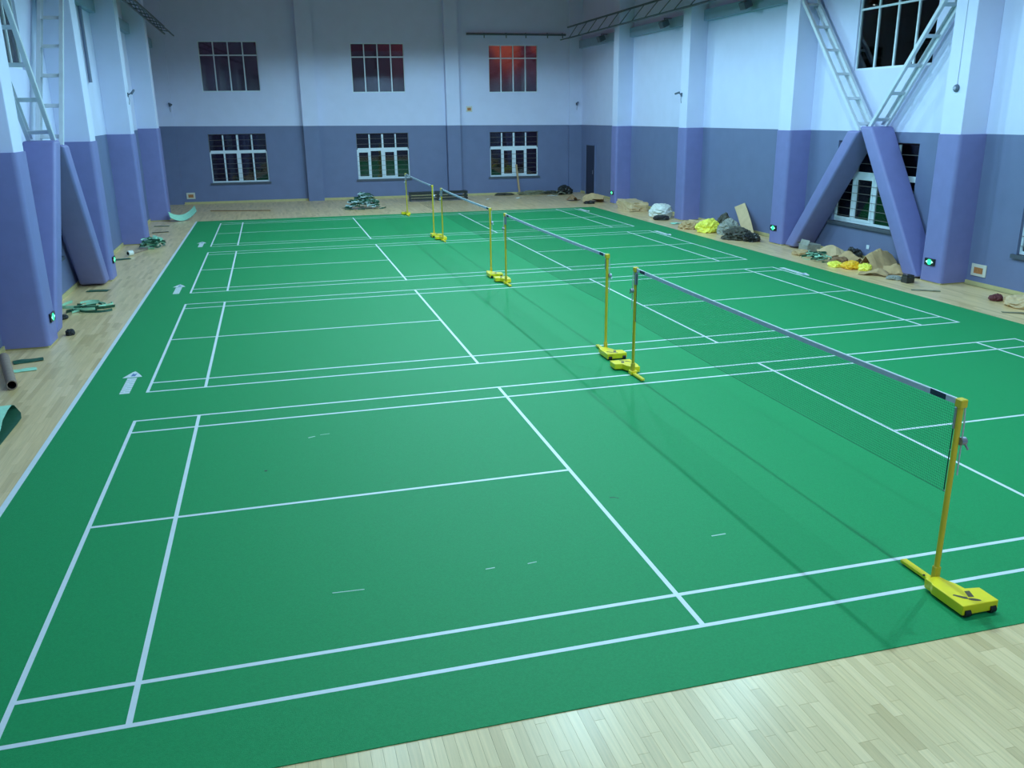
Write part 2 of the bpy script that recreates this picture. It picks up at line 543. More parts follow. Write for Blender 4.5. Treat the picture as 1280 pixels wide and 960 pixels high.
o = bpy.data.objects.new('plank_field', me); COL.objects.link(o); o.parent = fl; o['kind'] = 'stuff'

# ------------------------------------------------------------------ green mat with the four courts
mt = G().prism([(MX0, MY0), (MX1, MY0), (MX1, MYR), (MX0, MYL)], 0.0, 0.006).build('court_mat', MT['mat_green'], origin=(6.7, 13, 0))
tag(mt, 'large green vinyl sports mat with white lines of four badminton courts', 'mat')
MO = Vector((6.7, 13, 0))
ZL = 0.0068
OFF = (0.0, 7.2985, 14.5736, 21.8467)
LW = 0.04


def line(x0, x1, y0, y1, name='court_line', m='line', z=ZL):
    return G().box(x0, x1, y0, y1, 0.0055, z).build(name, MT[m], mt, origin=MO)


for c in OFF:
    for x in (0.0, 13.40 - LW): line(x, x + LW, c, c + 6.10, 'baseline')
    for x in (0.76, 12.60): line(x, x + LW, c + LW, c + 6.10 - LW, 'long_service_line')
    for x in (4.68, 8.68): line(x, x + LW, c + LW, c + 6.10 - LW, 'short_service_line')
    for y in (0.0, 6.06): line(LW, 13.40 - LW, c + y, c + y + LW, 'doubles_sideline', z=ZL + 0.0002)
    for y in (0.44, 5.62): line(LW, 13.40 - LW, c + y, c + y + LW, 'singles_sideline', z=ZL + 0.0004)
    for (a, b) in ((LW, 4.68), (8.72, 13.36)): line(a, b, c + 3.03, c + 3.07, 'centre_line', z=ZL + 0.0002)
line(MX0 + 0.0, MX0 + 0.062, MY0, MYL, 'border_line')
# maker's mark beside each court: domed arrow head over a strip of lettering too small to read
for c in OFF:
    for flip in (0, 1):
        def q(x, y):
            return (x, c + y) if not flip else (13.26 - x, c + 5.98 - y)
        g = G()
        head = [(-0.42, 0.84), (-0.15, 0.84), (-0.20, 0.98), (-0.25, 1.10), (-0.285, 1.17), (-0.32, 1.12), (-0.37, 0.98)]
        g.prism([q(*p) for p in head], 0.0055, ZL)
        for k in range(8):
            y0 = 0.03 + k * 0.098
            a, b = q(-0.345, y0), q(-0.215, y0 + 0.084)
            g.box(min(a[0], b[0]), max(a[0], b[0]), min(a[1], b[1]), max(a[1], b[1]), 0.0055, ZL)
            if k % 2:
                a, b = q(-0.30, y0 - 0.03), q(-0.285, y0)
                g.box(min(a[0], b[0]), max(a[0], b[0]), min(a[1], b[1]), max(a[1], b[1]), 0.0055, ZL)
        lg = g.build('printed_mark', MT['line'], mt, origin=MO)
        lg['label'] = 'white printed mark with domed arrow head'
        e = [(-0.315, 0.90), (-0.255, 0.90), (-0.24, 1.04), (-0.27, 1.01), (-0.30, 1.05)]
        G().prism([q(*p) for p in e], ZL, ZL + 0.0006).build('emblem', MT['emblem'], lg, origin=MO)
# scuffs and specks on the mat
for (x0, y0, x1, y1, w, m) in ((2.08, 4.84, 2.16, 4.87, .018, 'scuff'), (2.22, 4.90, 2.33, 4.91, .010, 'scuff'), (2.11, 1.25, 2.36, 1.235, .010, 'scuff'),
                               (3.36, 1.27, 3.44, 1.275, .012, 'scuff'), (3.72, 1.26, 3.80, 1.27, .010, 'scuff'), (5.42, 1.27, 5.56, 1.275, .014, 'scuff'),
                               (4.85, 2.28, 4.90, 2.27, .014, 'dark_mark'), (4.90, 2.27, 4.93, 2.24, .010, 'dark_mark'), (1.585, 3.96, 1.615, 3.96, .028, 'dark_mark')):
    o = G().bar((x0, y0, 0.0064), (x1, y1, 0.0064), 0.0014, w, (0, 0, 1)).build('scuff_mark', MT[m], mt, origin=MO)

# ------------------------------------------------------------------ pillars
def pillar(x0, x1, y0, y1, zd, label, group=None, dy=0.035, side=1):
    """white shaft with a padded sleeve up to the paint line; side=+1 pillar on the left wall, -1 on the right wall"""
    xc = (x0 + x1) / 2
    o = empty('pillar', (xc, (y0 + y1) / 2, 0), label, 'pillar', group, 'structure')
    org = o.location
    G().box(x0, x1, y0, y1, zd - 0.05, ZT - 0.01).build('shaft', MT['white_pillar'], o, origin=org, bevel=0.008, segs=1)
    a, b = (x0, x1 + dy) if side > 0 else (x0 - dy, x1)
    g = G().box(a, b, y0 - dy, y1 + dy, 0.03, zd)
    p = g.build('padding', MT['pad'], o, origin=org)
    bm = bmesh.new(); bm.from_mesh(p.data)
    ed = [e for e in bm.edges if abs(e.verts[0].co.z - e.verts[1].co.z) > 1 and
          ((side > 0 and e.verts[0].co.x > 0) or (side < 0 and e.verts[0].co.x < 0))]
    bmesh.ops.bevel(bm, geom=ed, offset=0.085, segments=5, profile=0.5, affect='EDGES')
    bm.to_mesh(p.data); bm.free()
    p.data.polygons.foreach_set('use_smooth', [True] * len(p.data.polygons))
    p.data.set_sharp_from_angle(angle=math.radians(40))
    G().box(a + 0.02, b - 0.02, y0 - dy + 0.02, y1 + dy - 0.02, 0.0, 0.035).build('plinth', MT['base'], o, origin=org)
    return o


LP = [(10.45, 11.05, 3.13), (16.78, 17.40, 3.14), (23.10, 23.75, 3.19), (29.62, 30.25, 3.28)]
RP = [(10.29, 10.88), (16.48, 17.08), (22.73, 23.30), (28.95, 29.47)]
ll = ['lavender padded pillar beside the brown cardboard tube', 'lavender padded pillar with green lit sign, near the tangle of green strips',
      'lavender padded pillar by the heap of green offcuts', 'lavender padded pillar by the curled mint strip']
rl = ['lavender padded pillar with bright green sign next to the wall inset box', 'lavender padded pillar with green sign beside the pile of dark scraps',
      'lavender padded pillar next to the white crumpled sack', 'lavender padded pillar next to the dark door']
for (a, b, z), l in zip(LP, ll): pillar(XL, -1.89, a, b, z, l, side=1)
for (a, b), l in zip(RP, rl): pillar(15.53, XR, a, b, 3.09, l, side=-1)

# ------------------------------------------------------------------ braces: padded lower legs, laced steel upper legs
def pad_brace(x0, x1, foot, top, th, label, bev=0.06):
    """padded box leaning in the plane of the wall, foot and top are (y, z) of its axis"""
    fy, fz = foot; ty, tz = top
    d = Vector((0, ty - fy, tz - fz)).normalized()
    n = Vector((0, -d.z, d.y))
    hw = th / 2
    # cut horizontally at the floor and at the top
    dyc = hw / abs(d.z)
    vs = []
    for (y, z) in ((fy, fz), (ty, tz)):
        vs += [(x0, y - dyc, z), (x1, y - dyc, z), (x1, y + dyc, z), (x0, y + dyc, z)]
    g = G().add(vs, [(0, 3, 2, 1), (4, 5, 6, 7), (0, 1, 5, 4), (1, 2, 6, 5), (2, 3, 7, 6), (3, 0, 4, 7)])
    o = g.build('padded_brace', MT['pad'], origin=((x0 + x1) / 2, fy, 0), bevel=bev, segs=4, smooth=True)
    return tag(o, label, 'brace', None, 'structure')


APR, APL = 13.42, 13.95
pad_brace(15.48, 16.12, (16.05, 0.04), (APR + 0.30, 3.12), 0.36, 'lavender padded diagonal brace leaning from the pillar by the dark scraps to the apex')
pad_brace(15.48, 16.10, (11.22, 0.04), (APR - 0.14, 3.22), 0.39, 'lavender padded diagonal brace leaning from the bright green sign pillar to the apex')
pad_brace(-2.47, -1.90, (11.40, 0.04), (APL - 0.30, 3.24), 0.42, 'lavender padded diagonal brace leaning from the cardboard tube pillar to its apex')
pad_brace(-2.47, -1.90, (16.45, 0.04), (APL + 0.34, 3.14), 0.42, 'lavender padded diagonal brace leaning from the pillar near the green strip tangle')


def steel_brace(xa, xb, foot, top, w, label, n):
    fy, fz = foot; ty, tz = top
    o = empty('laced_steel_brace', ((xa + xb) / 2, fy, fz), label, 'brace', None, 'structure')
    d = Vector((0, ty - fy, tz - fz)); L = d.length; d.normalize()
    nn = Vector((0, -d.z, d.y))
    room = min(xa, xb) if xa > 5 else max(xa, xb)
    for x in (xa, xb):
        s_ = 1 if x == min(xa, xb) else -1
        ww = 0.075 if x == room else w
        g = G()
        p0, p1 = Vector((x, fy, fz)), Vector((x, ty, tz))
        g.bar(p0, p1, 0.012, ww, (1, 0, 0))                      # web
        for k in (-1, 1):                                        # flanges
            off = nn * (k * ww / 2) + Vector((s_ * 0.035, 0, 0))
            g.bar(p0 + off, p1 + off, 0.07, 0.014, (1, 0, 0))
        g.build('chord', MT['steel_white'], o, origin=o.location)
    for k in range(n):
        t = (k + 0.3) / n
        c = Vector((0, fy, fz)) + d * (L * t)
        G().bar((xa, c.y, c.z), (xb, c.y, c.z), 0.014, 0.085, tuple(nn)).build('batten', MT['steel_white'], o, origin=o.location)
    return o


steel_brace(15.58, 16.02, (APR + 0.22, 3.10), (16.75, 6.62), 0.17, 'white laced steel brace rising from the apex to the pillar by the dark scraps', 6)
steel_brace(15.58, 16.02, (APR - 0.14, 3.20), (10.62, 6.62), 0.17, 'white laced steel brace rising from the apex to the bright green sign pillar', 6)
steel_brace(-2.42, -1.95, (APL - 0.24, 3.22), (10.95, 6.62), 0.17, 'white laced steel brace rising from its apex to the cardboard tube pillar', 6)
steel_brace(-2.42, -1.95, (APL + 0.34, 3.12), (16.95, 6.62), 0.17, 'white laced steel brace rising from its apex to the pillar near the green strip tangle', 6)

# ------------------------------------------------------------------ windows
WN = [0]


def window(P, U, N, W_, H, lower, tr, label, sash=(), bars=True):
    """P = lower left corner of the opening on the wall face, U along the wall, N away from the room, tr = height of the transom"""
    WN[0] += 1
    P, U, N = Vector(P), Vector(U).normalized(), Vector(N).normalized()
    Zv = Vector((0, 0, 1))
    o = empty('window_%d' % WN[0], P + U * (W_ / 2), label, 'window', None, 'structure')
    dep = 0.07 if lower else 0.05

    def bx(g, u0, u1, z0, z1, n0, n1):
        c = P + U * ((u0 + u1) / 2) + Zv * ((z0 + z1) / 2) + N * ((n0 + n1) / 2)
        g.obox(c, U * ((u1 - u0) / 2), N * ((n1 - n0) / 2), Zv * ((z1 - z0) / 2))
        return g
    fw = 0.045 if lower else 0.03
    g = G()
    hf = tr if lower else H
    bx(g, 0, fw, 0, hf, dep, dep + 0.06); bx(g, W_ - fw, W_, 0, hf, dep, dep + 0.06)
    bx(g, fw, W_ - fw, 0, fw + 0.02, dep, dep + 0.06)
    if not lower: bx(g, fw, W_ - fw, H - fw, H, dep, dep + 0.06)
    g.build('frame', MT['frame'], o, origin=o.location)
    if lower:
        g = G()
        bx(g, 0, 0.02, tr, H, dep, dep + 0.06); bx(g, W_ - 0.02, W_, tr, H, dep, dep + 0.06); bx(g, 0.02, W_ - 0.02, H - 0.02, H, dep, dep + 0.06)
        g.build('upper_frame', MT['bars'], o, origin=o.location)
    tw = 0.13 if lower else 0.045
    bx(G(), fw, W_ - fw, tr - tw / 2, tr + tw / 2, dep + 0.002, dep + 0.062).build('transom', MT['frame'], o, origin=o.location)
    for k in (1, 2, 3):
        uc = W_ * k / 4
        hw = (0.042 if k == 2 else 0.03) if lower else 0.024
        bx(G(), uc - hw, uc + hw, tr + tw / 2, H - fw, dep + 0.004, dep + 0.058).build('mullion', MT['frame'], o, origin=o.location)
        hw = (0.085 if k == 2 else 0.034) if lower else 0.024
        bx(G(), uc - hw, uc + hw, fw + 0.02, tr - tw / 2, dep + 0.004, dep + 0.058).build('mullion', MT['frame'], o, origin=o.location)
    for k in range(4):
        for (z0, z1) in ((fw, tr), (tr, H - fw)):
            pn = bx(G(), W_ * k / 4, W_ * (k + 1) / 4, z0, z1, dep + 0.028, dep + 0.034).build('pane', MT['glass'], o, origin=o.location)
    for k in sash:
        a, b = W_ * k / 4 + 0.03, W_ * (k + 1) / 4 - 0.03
        z0, z1 = fw + 0.022, tr - tw / 2
        g = G()
        for (q0, q1, r0, r1) in ((a, a + 0.06, z0, z1), (b - 0.06, b, z0, z1), (a + 0.06, b - 0.06, z0, z0 + 0.06), (a + 0.06, b - 0.06, z1 - 0.06, z1)):
            bx(g, q0, q1, r0, r1, dep - 0.012, dep + 0.02)
        g.build('sash', MT['frame'], o, origin=o.location)
    if lower:
        zs = [H - (H - tr) * t for t in (0.33, 0.66)] + [tr * t for t in (0.14, 0.30, 0.46, 0.62, 0.78)]
        for z in zs:
            a = P + U * 0.02 + Zv * z + N * (dep - 0.03); b = P + U * (W_ - 0.02) + Zv * z + N * (dep - 0.03)
            G().tube([a, b], 0.0065, 5).build('security_bar', MT['bars'], o, origin=o.location)
        bx(G(), -0.08, W_ + 0.08, -0.075, 0.0, -0.07, 0.18).build('window_sill', MT['sill'], o, origin=o.location)
    return o


ub, nb = (1, -0.06, 0), (0.06, 1, 0)
wl_up = ['upper white framed window by the corner with the curled mint strip', 'upper white framed window between the two back wall pilasters', 'upper window under the dark wall rail, reflecting reddish light']
wl_lo = ['lower barred window above the brown stick lying on the floor', 'lower barred window between the back pilasters behind the net', 'lower barred window behind the standing wooden stick']
for i, h in enumerate(back_up):
    window((h[0], yb(h[0]), h[2]), ub, nb, h[1] - h[0], h[3] - h[2], False, (h[3] - h[2]) * 0.725, wl_up[i])
for i, h in enumerate(back_lo):
    window((h[0], yb(h[0]), h[2]), ub, nb, h[1] - h[0], h[3] - h[2], True, 1.30, wl_lo[i], sash=((), (0, 2), (1, 2))[i])
h = right_up[0]; window((XR, h[1], h[2]), (0, -1, 0), (1, 0, 0), h[1] - h[0], h[3] - h[2], False, 1.40, 'upper window behind the steel braces above the cardboard pile')
h = right_lo[0]; window((XR, h[1], h[2]), (0, -1, 0), (1, 0, 0), h[1] - h[0], h[3] - h[2], True, 1.22, 'lower barred window behind the padded braces above the cardboard pile', sash=(0, 1))
h = right_lo[1]; window((XR, h[1], h[2]), (0, -1, 0), (1, 0, 0), h[1] - h[0], h[3] - h[2], True, 1.22, 'lower barred window above the tan bag and maroon cloth')
h = left_up[0]; window((XL, h[0], h[2]), (0, 1, 0), (-1, 0, 0), h[1] - h[0], h[3] - h[2], False, 1.40, 'upper window behind the steel braces above the green strip tangle')
h = left_lo[0]; window((XL, h[0], h[2]), (0, 1, 0), (-1, 0, 0), h[1] - h[0], h[3] - h[2], True, 1.22, 'lower barred window behind padded braces near the green strip tangle')

# door in the long wall
dr = empty('door_1', (XR - 0.03, 33.55, 0), 'narrow dark door in the wall next to the cardboard', 'door', None, 'structure')
G().box(XR - 0.05, XR - 0.001, 33.0, 34.1, 0.0, 2.2).build('door_leaf', MT['door'], dr, origin=dr.location)
g = G().box(XR - 0.06, XR - 0.001, 32.93, 33.0, 0, 2.27).box(XR - 0.06, XR - 0.001, 34.1, 34.17, 0, 2.27).box(XR - 0.06, XR - 0.001, 33.0, 34.1, 2.2, 2.27)
g.build('door_frame', MT['blue_wall'], dr, origin=dr.location)
G().bar((XR - 0.09, 33.12, 0.95), (XR - 0.09, 33.12, 1.12), 0.02, 0.02).build('door_handle', MT['grey_metal'], dr, origin=dr.location)

# ------------------------------------------------------------------ net posts
def make_post():
    """post at the origin; the net lies towards +y, the weight box towards -y"""
    o = empty('net_post', (0, 0, 0))
    plan = [(-0.125, -0.03), (-0.125, -0.10), (-0.14, -0.13), (-0.14, -0.45), (0.175, -0.45), (0.175, -0.26), (0.06, -0.24), (0.045, -0.16), (0.015, -0.10), (0.0, -0.03)]
    b = G().prism(plan, 0.02, 0.10).build('weight_box', MT['yellow'], o, bevel=0.006, segs=2)
    for x in (-0.095, 0.13):
        g = G().tube([(x - 0.025, -0.435, 0.032), (x + 0.025, -0.435, 0.032)], 0.032, 12)
        g.box(x - 0.024, x + 0.024, -0.455, -0.449, 0.02, 0.06)
        g.build('wheel', MT['rubber'], o)
    # printed mark on the lid: three dark strokes
    g = G().prism([(-0.105, -0.300), (-0.088, -0.292), (-0.022, -0.352), (-0.030, -0.378), (-0.055, -0.366)], 0.0995, 0.1012)
    g.prism([(0.022, -0.275), (0.062, -0.282), (0.034, -0.362), (-0.008, -0.352)], 0.0995, 0.1012)
    g.prism([(0.008 + 0.040 * math.cos(t) - 0.01 * math.sin(t), -0.396 + 0.021 * math.sin(t) - 0.014 * math.cos(t)) for t in [k * PI / 6 for k in range(12)]], 0.0995, 0.1012)
    g.build('printed_mark', MT['brown_print'], b)
    G().box(-0.0275, 0.0275, -0.06, 0.365, 0.012, 0.042).build('foot_bar', MT['yellow'], o, bevel=0.004, segs=1)
    G().box(-0.055, 0.045, -0.055, 0.05, 0.008, 0.062).build('socket_block', MT['yellow'], o, bevel=0.005, segs=1)
    for (x, y) in ((-0.045, 0.09), (0.035, -0.03), (-0.045, -0.045)):
        G().lathe([(0.0, 0.0), (0.009, 0.0), (0.009, 0.006), (0.0, 0.006)], (x * 0.6, y, 0.0605 if abs(y) < 0.05 else 0.0415), 8).build('bolt', MT['rubber'], o)
    G().tube([(0, 0, 0.05), (0, 0, 1.54)], 0.0215, 14).build('pole', MT['mustard'], o, smooth=True)
    G().box(-0.0255, 0.0255, -0.0245, 0.0245, 0.055, 0.17).build('sleeve', MT['mustard'], o, bevel=0.006, segs=1)
    G().box(-0.031, 0.031, -0.034, 0.034, 1.485, 1.55).build('cap', MT['mustard'], o, bevel=0.006, segs=1)
    G().box(-0.024, 0.024, 0.012, 0.036, 1.31, 1.48).build('cleat', MT['grey_metal'], o, bevel=0.004, segs=1)
    w = G().tube([(0.018, -0.02, 1.22), (0.062, -0.02, 1.22)], 0.032, 12).build('winch', MT['grey_metal'], o)
    G().bar((0.05, -0.02, 1.22), (0.05, -0.075, 1.17), 0.012, 0.012).build('winch_handle', MT['grey_metal'], w)
    G().tube([(0.03, -0.01, 1.49), (0.034, -0.02, 1.35), (0.03, -0.025, 1.22), (0.036, -0.02, 1.05), (0.03, -0.03, 0.95)], 0.006, 6).build('tension_cord', MT['cord'], o)
    return o


post0 = make_post()
labs = ['yellow net post with wheeled weight box, first net, beside the bare maple edge',
        'yellow net post with wheeled weight box, first net, inner end beside second court',
        'yellow net post with wheeled weight box, second net, end facing the first court',
        'yellow net post with wheeled weight box, second net, end facing the third court',
        'yellow net post with wheeled weight box, third net, end facing the second court',
        'yellow net post with wheeled weight box, third net, end facing the fourth court',
        'yellow net post with wheeled weight box, fourth net, end facing the third court',
        'yellow net post with wheeled weight box, fourth net, end facing the back wall']
PX = (6.70, 6.69, 6.75, 6.74, 6.70, 6.71, 6.66, 6.74)
k = 0
post_pos = []
for c in OFF:
    for y, rz in ((0.02, 0.0), (6.08, PI)):
        o = post0 if k == 0 else copy_tree(post0)
        o.location = (PX[k], c + y, 0.007); o.rotation_euler = (0, 0, rz)
        tag(o, labs[k], 'net post', 'net posts of the four courts')
        post_pos.append((PX[k], c + y))
        k += 1

# ------------------------------------------------------------------ nets
netlab = ['badminton net with grey tape across the court by the bare maple edge', 'badminton net with grey tape across the second court from the maple edge',
          'badminton net with grey tape across the third court from the maple edge', 'badminton net with grey tape across the court nearest the back wall']
for k in range(4):
    (xa, ya), (xb, y2) = post_pos[2 * k], post_pos[2 * k + 1]
    o = empty('badminton_net', ((xa + xb) / 2, (ya + y2) / 2, 0.79), netlab[k], 'net', 'nets of the four courts')
    org = o.location
    yA, yB = ya + 0.045, y2 - 0.045
    NS = 16
    T = [i / NS for i in range(NS + 1)]
    X = lambda t: xa + (xb - xa) * t
    Y = lambda t: yA + (yB - yA) * t
    ZTp = lambda t: 1.522 + 0.018 * (2 * t - 1) ** 2
    H = 0.745
    g = G()
    for i in range(NS):
        a, b = T[i], T[i + 1]
        vs = []
        for t in (a, b):
            z = ZTp(t)
            vs += [(X(t) - 0.006, Y(t), z - 0.038), (X(t) + 0.006, Y(t), z - 0.038), (X(t) + 0.006, Y(t), z), (X(t) - 0.006, Y(t), z)]
        g.add(vs, [(0, 1, 5, 4), (1, 2, 6, 5), (2, 3, 7, 6), (3, 0, 4, 7)])
    tp = g.build('top_tape', MT['tape'], o, origin=org)
    g = G().tube([(X(t), Y(t), ZTp(t) + 0.004) for t in T], 0.007, 6)
    g.build('headline', MT['tape_edge'], tp, origin=org)
    for (t0, t1) in ((0.018, 0.045), (0.955, 0.982)):
        G().box(X(t0) - 0.0085, X(t0) + 0.0085, Y(t0), Y(t1), ZTp(t0) - 0.037, ZTp(t0) + 0.006).build('label_band', MT['navy'], tp, origin=org)
    # mesh: every cord a thin ribbon
    g = G()
    CW = 0.0009
    nv = int((yB - yA) / 0.02)
    for i in range(nv + 1):
        t = i / nv
        z = ZTp(t)
        y = Y(t)
        g.add([(X(t), y - CW, z - H), (X(t), y + CW, z - H), (X(t), y + CW, z - 0.034), (X(t), y - CW, z - 0.034)], [(0, 1, 2, 3)])
    for j in range(35):
        dz = 0.058 + j * 0.02
        for i in range(NS):
            a, b = T[i], T[i + 1]
            za, zb = ZTp(a) - dz, ZTp(b) - dz
            g.add([(X(a), Y(a), za - CW), (X(b), Y(b), zb - CW), (X(b), Y(b), zb + CW), (X(a), Y(a), za + CW)], [(0, 1, 2, 3)])
    ms = g.build('mesh', MT['net'], o, origin=org, recalc=False)
    ms['kind'] = 'stuff'
    G().tube([(X(t), Y(t), ZTp(t) - H) for t in T], 0.0014, 5).build('bottom_cord', MT['net'], o, origin=org)
    for t in (0, 1):
        G().box(X(t) - 0.002, X(t) + 0.002, Y(t) - 0.004, Y(t) + 0.004, ZTp(t) - H, ZTp(t) - 0.07).build('side_band', MT['net'], o, origin=org)
        yy = ya if t == 0 else y2
        for z in (ZTp(t) - 0.004, ZTp(t) - 0.4, ZTp(t) - H + 0.01):
            G().tube([(X(t), Y(t), z), (X(t), yy + (0.02 if t == 0 else -0.02), z)], 0.004, 5).build('tie_cord', MT['cord'], o, origin=org)

# ------------------------------------------------------------------ lit signs, boxes, cameras on the walls
def exit_sign(x, y, z, nx, label, w=0.30, h=0.145):
    o = empty('lit_sign', (x, y, z - h / 2), label, 'sign', 'green lit direction signs on pillars')
    org = o.location
    a, b = sorted((x, x + nx * 0.03))
    hs = G().box(a, b, y - w / 2, y + w / 2, z - h / 2, z + h / 2).build('housing', MT['sign_black'], o, origin=org, bevel=0.004, segs=1)
    p, q2 = sorted((x + nx * 0.029, x + nx * 0.033))

    def yz(poly, name, m):
        g = G(); n = len(poly)
        vs = [(p, y + c, z + d) for c, d in poly] + [(q2, y + c, z + d) for c, d in poly]
        g.add(vs, [tuple(reversed(range(n))), tuple(range(n, 2 * n))] + [(i, (i + 1) % n, n + (i + 1) % n, n + i) for i in range(n)])
        g.build(name, MT[m], hs, origin=org)
    yz([(-0.055, -0.035), (-0.03, -0.058), (0.03, -0.058), (0.055, -0.035), (0.055, 0.035), (0.03, 0.058), (-0.03, 0.058), (-0.055, 0.035)], 'green_field', 'sign_green')
    yz([(0.06, -0.03), (0.115, 0.0), (0.06, 0.03)], 'arrow', 'sign_white')
    yz([(-0.06, -0.03), (-0.115, 0.0), (-0.06, 0.03)], 'arrow', 'sign_white')
    return o


exit_sign(15.494, 10.62, 0.445, -1, 'green lit arrow sign low on the pillar by the wall inset box')
exit_sign(15.494, 16.86, 0.445, -1, 'green lit arrow sign low on the pillar by the dark scraps')
exit_sign(15.494, 29.22, 0.445, -1, 'green lit arrow sign low on the pillar by the dark door')
exit_sign(-1.854, 10.80, 0.445, 1, 'green lit arrow sign low on the pillar by the cardboard tube')
exit_sign(-1.854, 17.15, 0.445, 1, 'green lit arrow sign low on the pillar by the green strip tangle')


def inset_box(P, U, N, w, h, label, iw=0.6):
    P, U, N = Vector(P), Vector(U).normalized(), Vector(N).normalized()
    o = empty('wall_box', P, label, 'wall box', 'small boxes set on the walls')
    Z = Vector((0, 0, h / 2))
    fr = G().obox(P + N * 0.012 + Z, U * (w / 2), N * 0.012, Z).build('cover_plate', MT['box_white'], o, origin=P, bevel=0.003, segs=1)
    G().obox(P + N * 0.0245 + Z * 0.95, U * (w * iw / 2), N * 0.004, Z * 0.5).build('inset', MT['box_brown'], fr, origin=P)
    return o


inset_box((XR, 9.93, 0.21), (0, 1, 0), (-1, 0, 0), 0.40, 0.25, 'cream wall box with orange brown inset near the bright green sign')
inset_box((-1.58, yb(-1.58), 0.22), ub, (-0.06, -1, 0), 0.36, 0.27, 'cream wall box with dark inset low on the back wall')
inset_box((10.87, yb(10.87), 3.73), ub, (-0.06, -1, 0), 0.28, 0.25, 'small cream wall box high beside the back wall pilaster')
inset_box((XL, 10.08, 0.22), (0, 1, 0), (1, 0, 0), 0.36, 0.27, 'cream wall box behind the pillar with the cardboard tube')
o = G().box(XR - 0.02, XR - 0.001, 13.52, 13.62, 0.27, 0.37).build('power_socket', MT['frame'], origin=(XR, 13.57, 0.27), bevel=0.003, segs=1)
tag(o, 'small white power socket on the wall above the cardboard pile', 'socket')


def wall_camera(P, N, aim, label):
    """bracket on the wall, short arm, tilted body with a lens and a hanging cable"""
    P, N, aim = Vector(P), Vector(N).normalized(), Vector(aim).normalized()
    o = empty('wall_camera', P, label, 'camera', 'cameras on walls and pillars')
    U = Vector((0, 0, 1)).cross(N).normalized()
    G().obox(P + N * 0.012, U * 0.045, N * 0.012, Vector((0, 0, 0.06))).build('bracket_plate', MT['camera_grey'], o, origin=P)
    e = P + N * 0.13 + Vector((0, 0, 0.06))
    G().tube([P + N * 0.02, P + N * 0.10 + Vector((0, 0, 0.05)), e], 0.016, 8).build('arm', MT['camera_grey'], o, origin=P)
    b = G().bar(e - aim * 0.05, e + aim * 0.11, 0.06, 0.06, tuple(U)).build('body', MT['camera_grey'], o, origin=P, bevel=0.012, segs=2)
    G().tube([e + aim * 0.105, e + aim * 0.125], 0.024, 10).build('lens', MT['rubber'], b, origin=P)
    G().tube([P + N * 0.02 + Vector((0, 0, -0.05)), P + N * 0.03 + Vector((0, 0, -0.16)), P + N * 0.012 + Vector((0, 0, -0.27))], 0.008, 6).build('cable', MT['camera_grey'], o, origin=P)
    return o


wall_camera((15.53, 23.18, 4.16), (-1, 0, 0), (-0.6, 0.6, -0.25), 'small grey camera on the pillar beside the white sack')
wall_camera((15.9, yb(15.9) - 0.12, 4.02), (0, -1, 0), (-0.7, -0.5, -0.45), 'small grey camera in the corner above the dark door')
wall_camera((-1.98, yb(-1.98) - 0.10, 4.15), (0, -1, 0), (0.8, -0.4, -0.4), 'small grey camera in the corner above the curled mint strip')
wall_camera((-1.89, 23.45, 4.28), (1, 0, 0), (0.3, 0.6, 0.5), 'small grey camera on the pillar by the heap of green offcuts')
# round detector with conduit on the first pillar of the window wall
o = empty('round_detector', (15.53, 10.56, 3.92), 'round grey detector with conduit on the white shaft above the bright green sign', 'detector')
b = G().tube([(15.53, 10.56, 3.99), (15.50, 10.56, 3.99), (15.47, 10.56, 3.99)], [0.075, 0.075, 0.05], 16).build('housing', MT['camera_grey'], o, origin=o.location, smooth=True)
G().tube([(15.475, 10.56, 3.99), (15.455, 10.56, 3.99)], [0.04, 0.025], 12).build('lens', MT['conduit'], b, origin=o.location)
G().tube([(15.525, 10.56, 4.06), (15.525, 10.56, 6.9)], 0.008, 6).build('conduit', MT['conduit'], o, origin=o.location)
# conduits / pipes
o = G().tube([(XL + 0.06, 21.45, 4.55), (XL + 0.06, 21.45, 6.42)], 0.045, 8).build('down_pipe', MT['pipe'], origin=(XL + 0.05, 21.45, 4.55), smooth=True)
tag(o, 'slate grey vertical pipe on the white wall above the pillar row', 'pipe')

# rail on the back wall with hangers
g = empty('wall_rail', (13.0, yb(13.0), 6.9), 'dark horizontal rail on the back wall above the reddish window', 'rail')
G().tube([(10.80, yb(10.8) - 0.14, 7.02), (15.35, yb(15.35) - 0.14, 7.0)], 0.045, 8).build('rail_tube', MT['dark_steel'], g, origin=g.location, smooth=True)
for x in (11.6, 12.6, 13.5, 14.5, 15.2):
    G().bar((x, yb(x) - 0.14, 6.86), (x, yb(x) - 0.14, 7.0), 0.04, 0.04).build('hanger', MT['dark_steel'], g, origin=g.location)
    G().bar((x, yb(x), 7.06), (x, yb(x) - 0.14, 7.06), 0.03, 0.03).build('bracket', MT['dark_steel'], g, origin=g.location)


def lattice(x, xw, y0, y1, ztop, zbot, sgn, label):
    o = empty('lattice_tray', (x, (y0 + y1) / 2, zbot), label, 'tray')
    org = o.location
    dx = 0.34 * sgn
    for (px, pz, w) in ((x, ztop, 0.06), (x, zbot + 0.12, 0.05), (x + dx, zbot + 0.05, 0.04)):
        G().bar((px, y0, pz), (px, y1, pz), w, w).build('chord', MT['dark_steel'], o, origin=org)
    y = y0 + 0.3; k = 0
    while y < y1 - 1.2:
        G().bar((x, y, ztop), (x, y + 1.2, zbot + 0.12), 0.025, 0.025).build('diagonal', MT['dark_steel'], o, origin=org)
        G().bar((x, y, zbot + 0.12), (x + dx, y, zbot + 0.05), 0.03, 0.03, (0, 1, 0)).build('cross_bar', MT['dark_steel'], o, origin=org)
        y += 1.2; k += 1
    return o


